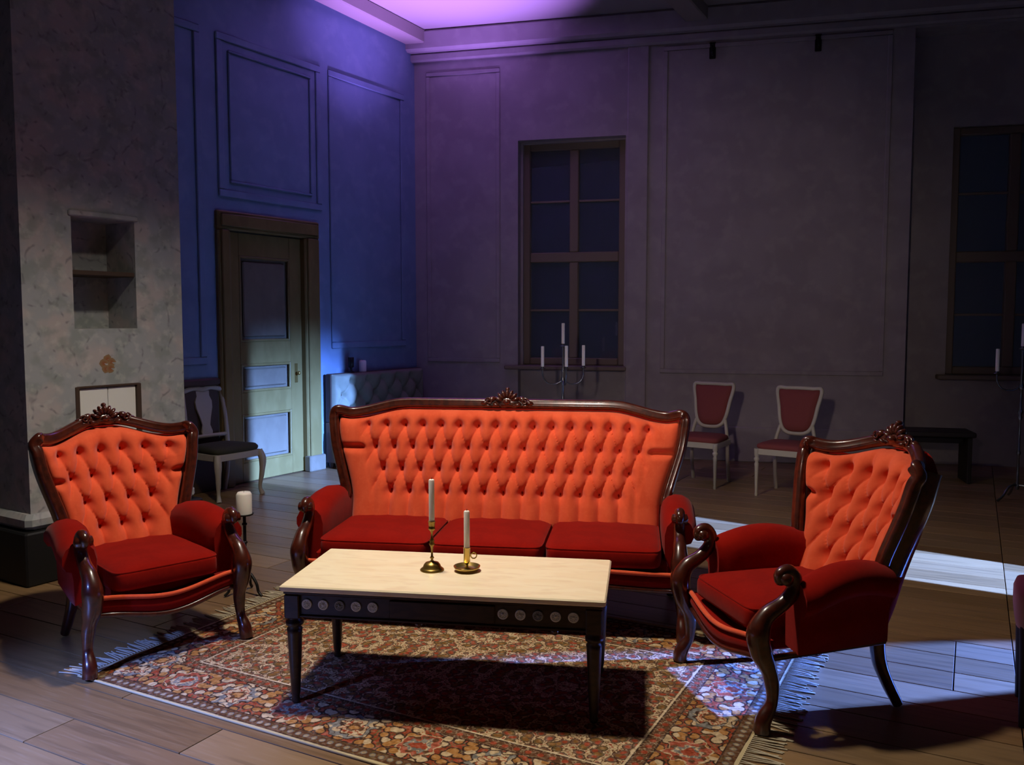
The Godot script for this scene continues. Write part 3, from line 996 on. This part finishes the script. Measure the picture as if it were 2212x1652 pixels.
# ---------------------------------------------------------------- candelabra
func candelabrum(label: String, where: String, at: Vector3, turn: float) -> void:
	var t := thing("candelabrum", label, "candelabrum", at, turn, "floor candelabra along the window wall")
	var st := new_st()
	lathe(st, [[0.012, 0.10], [0.022, 0.13], [0.012, 0.16], [0.009, 0.4], [0.02, 0.43], [0.011, 0.46], [0.009, 0.72], [0.02, 0.75], [0.014, 0.77], [0.024, 0.80], [0.012, 0.83], [0.009, 0.98], [0.018, 1.0], [0.024, 1.03], [0.012, 1.06], [0.009, 1.2], [0.012, 1.36]], 14)
	obj("stem", st, M.silver, t)
	for k in 3:
		var a := TAU * k / 3.0 + 0.5
		var d := Vector3(cos(a), 0, sin(a))
		st = new_st()
		tube(st, curve([Vector3(0, 0.14, 0), d * 0.09 + Vector3.UP * 0.13, d * 0.16 + Vector3.UP * 0.05, d * 0.22 + Vector3.UP * 0.011], 5), 0.011, 8)
		obj("foot", st, M.silver, t)
	var spots := [[Vector3(-0.2, 1.16, 0.0), "left"], [Vector3(0.2, 1.17, 0.0), "right"], [Vector3(0.02, 1.17, 0.2), "front"]]
	for q in spots:
		var p: Vector3 = q[0]
		st = new_st()
		var d := Vector3(p.x, 0, p.z).normalized()
		tube(st, curve([Vector3(0, 1.03, 0), d * 0.07 + Vector3.UP * 0.99, d * 0.15 + Vector3.UP * 1.0, d * 0.195 + Vector3.UP * 1.06, p + Vector3.DOWN * 0.02], 5), 0.007, 8)
		lathe(st, [[0.008, -0.03], [0.03, -0.022], [0.032, -0.018], [0.014, -0.014], [0.015, 0.0]], 14, Transform3D(Basis.IDENTITY, p))
		obj("arm", st, M.silver, t)
		candle("white taper candle on the %s arm of %s" % [q[1], where], t.transform * p, 0.016, 0.2, "candelabrum candles")
	st = new_st()
	lathe(st, [[0.012, 1.35], [0.032, 1.362], [0.032, 1.366], [0.015, 1.37], [0.015, 1.385]], 14)
	obj("top_cup", st, M.silver, t)
	candle("white taper candle topping the stem of %s" % where, t.transform * Vector3(0, 1.385, 0), 0.016, 0.2, "candelabrum candles")

# ---------------------------------------------------------------- side chairs
func side_chair(label: String, at: Vector3, turn: float) -> void:
	var t := thing("side_chair", label, "chair", at, turn, "rose side chairs along the pier")
	var st := new_st()
	var seat := []
	for lv in [[0.96, 0.44], [1.0, 0.455], [0.98, 0.475], [0.85, 0.49], [0.05, 0.497]]:
		var ring := PackedVector3Array()
		for k in 32:
			var a := TAU * k / 32
			var px := signf(cos(a)) * pow(absf(cos(a)), 0.35)
			var pz := signf(sin(a)) * pow(absf(sin(a)), 0.35)
			ring.append(Vector3(px * (0.235 + 0.02 * pz) * lv[0], lv[1], pz * 0.22 * lv[0]))
		seat.append(ring)
	loft(st, seat, 0)
	obj("seat", st, M.rose_fabric, t)
	st = new_st()
	bx(st, -0.235, 0.235, 0.385, 0.44, 0.19, 0.215)
	bx(st, -0.215, 0.215, 0.385, 0.44, -0.205, -0.18)
	for s in [-1.0, 1.0]:
		cbox(st, Vector3.ZERO, Vector3(0.022, 0.055, 0.40), 0.004, Transform3D(Basis(Vector3.UP, s * 0.05), Vector3(s * 0.225, 0.4125, 0.0)))
	obj("seat_frame", st, M.white_paint, t)
	for s in [-1.0, 1.0]:
		st = new_st()
		lathe(st, [[0.012, 0.0], [0.015, 0.02], [0.012, 0.03], [0.019, 0.27], [0.022, 0.30], [0.014, 0.315], [0.026, 0.335], [0.026, 0.35], [0.016, 0.36], [0.024, 0.375], [0.026, 0.44]], 12, Transform3D(Basis.IDENTITY, Vector3(s * 0.225, 0, 0.2)))
		obj("leg", st, M.white_paint, t)
		st = new_st()
		tube(st, curve([Vector3(s * 0.19, 0.0, -0.26), Vector3(s * 0.19, 0.2, -0.215), Vector3(s * 0.19, 0.44, -0.195)], 4), 0.019, 8)
		obj("leg", st, M.white_paint, t)
	# shield back: wide at the top, round at the bottom
	var outline := func(grow: float) -> Array:
		var pts := []
		var half := [Vector2(0.0, 0.555), Vector2(0.075, 0.562), Vector2(0.125, 0.60), Vector2(0.155, 0.68), Vector2(0.175, 0.80), Vector2(0.20, 0.955), Vector2(0.12, 0.965), Vector2(0.0, 0.968)]
		for i in half.size():
			pts.append(half[i])
		for i in range(half.size() - 2, 0, -1):
			pts.append(Vector2(-half[i].x, half[i].y))
		var c := Vector2(0, 0.78)
		var res := []
		for p in pts:
			res.append(c + (p - c) * grow)
		return res
	var lean := func(p: Vector2, dz: float) -> Vector3: return Vector3(p.x, p.y, -0.19 - (p.y - 0.44) * 0.22 + dz)
	st = new_st()
	var rings := []
	for e in [[1.0, -0.02], [1.0, 0.005], [0.93, 0.022], [0.7, 0.032], [0.03, 0.036]]:
		var ring := PackedVector3Array()
		var ctrl := []
		for p in outline.call(e[0] * 0.95):
			ctrl.append(lean.call(p, e[1]))
		ctrl.append(ctrl[0])
		var c := curve(ctrl, 4)
		c.resize(c.size() - 1)
		rings.append(c)
	loft(st, rings, 0)
	obj("back_pad", st, M.rose_fabric, t)
	st = new_st()
	var ctrl := []
	for p in outline.call(1.03):
		ctrl.append(lean.call(p, 0.0))
	ctrl.append(ctrl[0])
	tube(st, curve(ctrl, 5), 0.019, 8)
	for s in [-1.0, 1.0]:
		tube(st, curve([Vector3(s * 0.19, 0.43, -0.195), lean.call(Vector2(s * 0.175, 0.52), 0.0), lean.call(Vector2(s * 0.15, 0.62), 0.0)], 4), 0.018, 8)
	obj("back_frame", st, M.white_paint, t)

func splat_chair() -> void:
	var t := thing("splat_chair", "pale painted chair with pierced splat and dark green seat beside the door", "chair", Vector3(-2.65, 0, -7.92), 58)
	var st := new_st()
	var seat := []
	for lv in [[0.95, 0.42], [1.0, 0.435], [1.0, 0.455], [0.93, 0.475], [0.7, 0.485], [0.05, 0.49]]:
		var ring := PackedVector3Array()
		for k in 32:
			var a := TAU * k / 32
			var px := signf(cos(a)) * pow(absf(cos(a)), 0.4)
			var pz := signf(sin(a)) * pow(absf(sin(a)), 0.4)
			ring.append(Vector3(px * (0.24 + 0.03 * pz) * lv[0], lv[1], pz * 0.225 * lv[0]))
		seat.append(ring)
	loft(st, seat, 0)
	obj("seat", st, M.green_fabric, t)
	st = new_st()
	for s in [-1.0, 1.0]:
		bx(st, s * 0.225, s * 0.25, 0.36, 0.42, -0.2, 0.21)
	bx(st, -0.25, 0.25, 0.36, 0.42, 0.195, 0.22)
	bx(st, -0.25, 0.25, 0.36, 0.42, -0.22, -0.195)
	obj("seat_frame", st, M.white_paint, t)
	for s in [-1.0, 1.0]:
		st = new_st()
		tube(st, curve([Vector3(s * 0.235, 0.41, 0.2), Vector3(s * 0.255, 0.33, 0.225), Vector3(s * 0.25, 0.2, 0.22), Vector3(s * 0.238, 0.07, 0.205), Vector3(s * 0.25, 0.0, 0.225)], 5), spread([0.032, 0.034, 0.024, 0.016, 0.024], 5), 10)
		obj("leg", st, M.white_paint, t)
		st = new_st()
		tube(st, curve([Vector3(s * 0.21, 0.0, -0.25), Vector3(s * 0.215, 0.2, -0.215), Vector3(s * 0.22, 0.42, -0.21), Vector3(s * 0.225, 0.7, -0.24), Vector3(s * 0.215, 0.97, -0.29)], 5), spread([0.02, 0.02, 0.022, 0.02, 0.02], 5), 8)
		obj("leg", st, M.white_paint, t)
	st = new_st()
	tube(st, curve([Vector3(-0.23, 0.955, -0.285), Vector3(-0.1, 0.985, -0.29), Vector3(0, 0.97, -0.285), Vector3(0.1, 0.985, -0.29), Vector3(0.23, 0.955, -0.285)], 6), 0.026, 8)
	obj("top_rail", st, M.white_paint, t)
	st = new_st()
	tube(st, PackedVector3Array([Vector3(-0.21, 0.54, -0.22), Vector3(0.21, 0.54, -0.22)]), 0.018, 8)
	obj("back_rail", st, M.white_paint, t)
	# vase-shaped splat
	st = new_st()
	var rings := []
	for q in [[0.05, 0.53], [0.06, 0.58], [0.04, 0.64], [0.055, 0.70], [0.088, 0.80], [0.092, 0.86], [0.07, 0.91], [0.075, 0.97]]:
		var z: float = -0.22 - (q[1] - 0.54) * 0.16
		rings.append(PackedVector3Array([Vector3(-q[0], q[1], z - 0.008), Vector3(q[0], q[1], z - 0.008), Vector3(q[0], q[1], z + 0.008), Vector3(-q[0], q[1], z + 0.008)]))
	loft(st, rings, 0xFFFFFFFF)
	obj("splat", st, M.white_paint, t)

# ---------------------------------------------------------------- banquette, bench, stool, hooks
func build_rest() -> void:
	var b := thing("banquette", "brown box banquette with grey-green buttoned back along the blue wall", "bench", CORNER, 58)
	var st := new_st()
	bx(st, -1.64, -0.05, 0.06, 0.50, 0.03, 0.52, 0.008)
	obj("seat_box", st, M.brown_panel, b)
	st = new_st()
	bx(st, -1.64, -0.05, 0.50, 0.56, 0.03, 0.53, 0.02)
	obj("seat_pad", st, M.grey_green_fabric, b)
	st = new_st()
	bx(st, -1.64, -0.05, 0.50, 1.03, 0.03, 0.12, 0.01)
	obj("back_board", st, M.umber_wood, b)
	st = new_st()
	var pits := tufted(st, func(_y: float) -> float: return 0.785, 0.56, func(_u: float) -> float: return 1.025, func(_x: float, _y: float) -> float: return 0.0, 0.26, 0.155, 0.64, 3, 0, 0.03, 0.05, 120, 48, 0.06, -1)
	var pad := obj("buttoned_back", st, M.grey_green_fabric, b)
	pad.position = Vector3(-0.845, 0, 0.12)
	st = new_st()
	ellipsoid(st, Vector3.ZERO, Vector3(0.016, 0.016, 0.008), Basis.IDENTITY, 8, 4)
	st.generate_normals()
	var bm := st.commit()
	for p in pits:
		put("button", bm, M.umber_wood, pad, p + Vector3(0, 0, 0.02))
	for x in [-1.6, -0.1]:
		for z in [0.08, 0.48]:
			st = new_st()
			lathe(st, [[0.018, 0.0], [0.03, 0.03], [0.03, 0.065]], 10, Transform3D(Basis.IDENTITY, Vector3(x, 0, z)))
			obj("foot", st, M.umber_wood, b)
	st = new_st()
	tube(st, curve([Vector3(-1.66, 0.50, 0.50), Vector3(-1.67, 0.36, 0.54), Vector3(-1.66, 0.18, 0.52), Vector3(-1.66, 0.0, 0.55)], 5), spread([0.022, 0.026, 0.018, 0.022], 5), 8)
	obj("curved_leg", st, M.white_paint, b)
	var bt := b.transform
	candle("short white pillar candle on the buttoned banquette back", bt * Vector3(-1.08, 1.03, 0.075), 0.042, 0.13)
	var d := thing("candle_holder", "dark slim candle holder on the buttoned banquette back", "candle holder", bt * Vector3(-1.27, 1.03, 0.075))
	st = new_st()
	lathe(st, [[0.036, 0], [0.036, 0.008], [0.012, 0.016], [0.014, 0.05], [0.03, 0.06], [0.032, 0.17], [0.026, 0.17]], 14)
	obj("cup", st, M.iron, d)
	# dark bench in the shadowed bay
	var k := thing("bench", "small dark wooden bench against the shadowed bay", "bench", Vector3(4.27, 0, -8.72), -14)
	st = new_st()
	bx(st, -0.34, 0.34, 0.46, 0.51, -0.2, 0.2, 0.008)
	obj("seat", st, M.dark_wood, k)
	for s in [-1.0, 1.0]:
		st = new_st()
		bx(st, s * 0.27, s * 0.31, 0.0, 0.46, -0.18, 0.18, 0.006)
		obj("end_panel", st, M.dark_wood, k)
	st = new_st()
	bx(st, -0.27, 0.27, 0.38, 0.44, -0.02, 0.02, 0.004)
	obj("stretcher", st, M.dark_wood, k)
	# cream stool at the edge of the picture
	var s2 := thing("stool", "cream upholstered stool on dark legs at the picture's edge", "stool", Vector3(2.25, 0, -3.42), -28)
	st = new_st()
	var rings := []
	for lv in [[0.98, 0.40], [1.0, 0.43], [1.0, 0.50], [0.95, 0.53], [0.7, 0.545], [0.05, 0.55]]:
		var ring := PackedVector3Array()
		for q in 28:
			var a := TAU * q / 28
			ring.append(Vector3(signf(cos(a)) * pow(absf(cos(a)), 0.3) * 0.2 * lv[0], lv[1], signf(sin(a)) * pow(absf(sin(a)), 0.3) * 0.2 * lv[0]))
		rings.append(ring)
	loft(st, rings, 0)
	obj("seat", st, M.cream_fabric, s2)
	for x in [-0.16, 0.16]:
		for z in [-0.16, 0.16]:
			st = new_st()
			lathe(st, [[0.014, 0.0], [0.022, 0.3], [0.026, 0.41]], 10, Transform3D(Basis.IDENTITY, Vector3(x, 0, z)))
			obj("leg", st, M.dark_wood, s2)
	for q in [[4.66, "black iron wall hook high on the pier nearer the shadowed bay"], [3.54, "black iron wall hook high on the pier nearer the window"]]:
		var h := thing("wall_hook", q[1], "hook", CORNER + Basis(Vector3.UP, deg_to_rad(-14)) * Vector3(q[0], 4.62, 0), -14, "iron hooks on the pier")
		st = new_st()
		bx(st, -0.035, 0.035, -0.09, 0.09, 0.0, 0.015, 0.006)
		obj("plate", st, M.iron, h)
		st = new_st()
		tube(st, curve([Vector3(0, 0.03, 0.012), Vector3(0, 0.03, 0.07), Vector3(0, -0.05, 0.1), Vector3(0, -0.06, 0.05)], 5), 0.014, 8)
		obj("prong", st, M.iron, h)

# ---------------------------------------------------------------- rug
func rug_image(W: int, H: int, lx: float, lz: float) -> ImageTexture:
	var im := Image.create(W, H, false, Image.FORMAT_RGB8)
	var cell := FastNoiseLite.new()
	cell.seed = 11
	cell.noise_type = FastNoiseLite.TYPE_CELLULAR
	cell.frequency = 21.0
	cell.cellular_return_type = FastNoiseLite.RETURN_DISTANCE
	cell.fractal_type = FastNoiseLite.FRACTAL_NONE
	var kind := FastNoiseLite.new()
	kind.seed = 11
	kind.noise_type = FastNoiseLite.TYPE_CELLULAR
	kind.frequency = 21.0
	kind.cellular_return_type = FastNoiseLite.RETURN_CELL_VALUE
	kind.fractal_type = FastNoiseLite.FRACTAL_NONE
	for n in [cell, kind]:
		n.domain_warp_enabled = true
		n.domain_warp_type = FastNoiseLite.DOMAIN_WARP_SIMPLEX
		n.domain_warp_amplitude = 0.035
		n.domain_warp_frequency = 14.0
		n.domain_warp_fractal_type = FastNoiseLite.DOMAIN_WARP_FRACTAL_NONE
	var wav := FastNoiseLite.new()
	wav.seed = 15
	wav.frequency = 13.0
	wav.fractal_octaves = 2
	var vine := FastNoiseLite.new()
	vine.seed = 12
	vine.noise_type = FastNoiseLite.TYPE_SIMPLEX_SMOOTH
	vine.frequency = 26.0
	vine.fractal_octaves = 2
	var grain := FastNoiseLite.new()
	grain.seed = 13
	grain.noise_type = FastNoiseLite.TYPE_VALUE
	grain.frequency = 90.0
	var cream := col(190, 164, 128)
	var brown := col(96, 64, 45)
	var rust := col(150, 68, 46)
	var dark := col(64, 46, 38)
	var slate := col(116, 112, 106)
	var olive := col(104, 84, 54)
	var gold := col(164, 114, 64)
	for y in H:
		for x in W:
			var px := (x + 0.5) / W * lx
			var pz := (y + 0.5) / H * lz
			var e := minf(minf(px, lx - px), minf(pz, lz - pz))
			# mirrored repeat, as woven
			var mx := absf(px - lx / 2)
			var mz := absf(pz - lz / 2)
			var cd := (cell.get_noise_2d(mx, mz) + 1.0)
			var kv := kind.get_noise_2d(mx, mz)
			var vn := absf(vine.get_noise_2d(mx, mz))
			var c: Color
			if e < 0.012:
				c = col(176, 156, 116)
			elif e < 0.075:
				# outer guard: small flowers on brown
				c = brown
				var along := (px if minf(pz, lz - pz) < minf(px, lx - px) else pz)
				var m := fposmod(along, 0.04) - 0.02
				var rr := Vector2(m, e - 0.044).length()
				c = cream.darkened(0.15) if rr < 0.009 else (slate if rr < 0.013 else (olive if vn < 0.08 else brown))
				c = dark if e < 0.018 or e > 0.069 else c
			elif e < 0.30:
				# main border: big rosettes on rust
				var horiz := minf(pz, lz - pz) < minf(px, lx - px)
				var along := (px - lx / 2) if horiz else (pz - lz / 2)
				var pitch := 0.315
				var ki := roundi(along / pitch)
				var q := Vector2(along - ki * pitch, e - 0.1875) + Vector2(wav.get_noise_2d(mx, mz), wav.get_noise_2d(mz + 9.0, mx)) * 0.022
				var ang := q.angle()
				var rr := q.length() * (1.0 + 0.10 * cos(ang * 8.0))
				c = rust
				if cd < 0.42:
					c = cream if kv > 0.1 else gold
				elif cd < 0.56:
					c = dark
				elif vn < 0.11:
					c = olive
				if absi(ki) % 2 == 0:
					if rr < 0.10:
						c = dark if rr > 0.092 else ((slate if cd > 0.35 else cream) if rr > 0.066 else (dark if rr > 0.061 else ((cream if vn > 0.14 else rust) if rr > 0.035 else (brown if rr > 0.02 else gold))))
				else:
					if rr < 0.088:
						c = cream if rr > 0.08 else ((rust.lightened(0.06) if cd > 0.3 else brown) if rr > 0.05 else ((slate if vn > 0.12 else cream) if rr > 0.028 else rust))
			elif e < 0.365:
				c = dark if e < 0.307 or e > 0.358 else brown
				var along := (px if minf(pz, lz - pz) < minf(px, lx - px) else pz)
				var m := fposmod(along, 0.05) - 0.025
				if Vector2(m, e - 0.332).length() < 0.013:
					c = rust
				elif vn < 0.09:
					c = cream.darkened(0.2)
			elif e < 0.376:
				c = cream.lightened(0.1)
			else:
				# field: dense flowers on cream
				c = cream
				if cd < 0.24:
					c = rust if kv > 0.0 else gold.darkened(0.2)
				elif cd < 0.40:
					c = brown.lightened(0.1) if kv > -0.3 else olive
				elif cd < 0.46:
					c = dark
				elif vn < 0.10:
					c = brown
				elif vn > 0.52:
					c = rust.darkened(0.1)
			c = c.lerp(Color.BLACK if grain.get_noise_2d(px, pz) < 0 else Color.WHITE, absf(grain.get_noise_2d(px, pz)) * 0.3)
			im.set_pixel(x, y, c)
	return ImageTexture.create_from_image(im)

func build_rug() -> void:
	var lx := 2.84
	var lz := 1.86
	var t := thing("rug", "patterned red and cream rug with fringed ends under the table", "rug", Vector3(-0.28, 0, -4.0), -28)
	var m := mat("rug_pile", Color.WHITE, 0.97, 0.0, {"metallic_specular": 0.1})
	m.albedo_texture = rug_image(1136, 744, lx, lz)
	var fine := noise_img(256, 0.18, 77)
	var st := new_st()
	var h := 0.006
	var tris := []
	var N := 24
	var wob := FastNoiseLite.new()
	wob.seed = 5
	wob.frequency = 1.2
	st.set_smooth_group(0)
	for i in N:
		for j in N:
			var quad := []
			for o in [[0, 0], [1, 0], [1, 1], [0, 1]]:
				var u: float = (i + o[0]) / float(N)
				var v: float = (j + o[1]) / float(N)
				var edge := minf(minf(u, 1 - u) * lx, minf(v, 1 - v) * lz)
				quad.append([Vector3((u - 0.5) * lx, h - 0.0025 * (1.0 - smoothstep(0.0, 0.01, edge)) + 0.0012 * wob.get_noise_2d(u * lx, v * lz), (v - 0.5) * lz), Vector2(u, v)])
			for k in [0, 1, 2, 0, 2, 3]:
				st.set_uv(quad[k][1])
				st.add_vertex(quad[k][0])
	obj("pile", st, m, t)
	st = new_st()
	bx(st, -lx / 2, lx / 2, 0.0005, 0.0035, -lz / 2, lz / 2, 0.001)
	obj("backing", st, M.selvedge, t)
	for s in [-1.0, 1.0]:
		st = new_st()
		tube(st, PackedVector3Array([Vector3(-lx / 2, 0.005, s * (lz / 2 + 0.004)), Vector3(0, 0.005, s * (lz / 2 + 0.004)), Vector3(lx / 2, 0.005, s * (lz / 2 + 0.004))]), 0.005, 8)
		obj("selvedge", st, M.selvedge, t)
	# knotted cotton fringe on the short ends
	var rng := RandomNumberGenerator.new()
	rng.seed = 3
	for s in [-1.0, 1.0]:
		st = new_st()
		for k in 120:
			var z := -lz / 2 + lz * (k + 0.5) / 120.0
			var l := 0.10 + rng.randf() * 0.05
			var sw := (rng.randf() - 0.5) * 0.06
			tube(st, PackedVector3Array([Vector3(s * lx / 2, 0.005, z), Vector3(s * (lx / 2 + l * 0.3), 0.006, z + sw * 0.2), Vector3(s * (lx / 2 + l * 0.7), 0.004, z + sw * 0.6), Vector3(s * (lx / 2 + l), 0.003, z + sw)]), 0.0032, 4)
		var f := obj("fringe", st, M.fringe_cotton, t)
		f.set_meta("kind", "stuff")

func _ready() -> void:
	make_materials()
	lights_and_camera()
	build_room()
	build_stove()
	build_rug()
	build_seats()
	build_table()
	build_candle_stand()
	candelabrum("slim silver floor candelabrum behind the sofa before the window", "the candelabrum behind the sofa", Vector3(0.5, 0, -8.5), 0)
	candelabrum("slim silver floor candelabrum at the edge of the picture by the dark bay", "the candelabrum by the dark bay", Vector3(4.53, 0, -7.7), -14)
	side_chair("white side chair with rose shield back, closer to the sofa end", Vector3(1.87, 0, -8.51), -35)
	side_chair("white side chair with rose shield back, closer to the shadowed bay", Vector3(2.55, 0, -7.95), -35)
	splat_chair()
	build_rest()
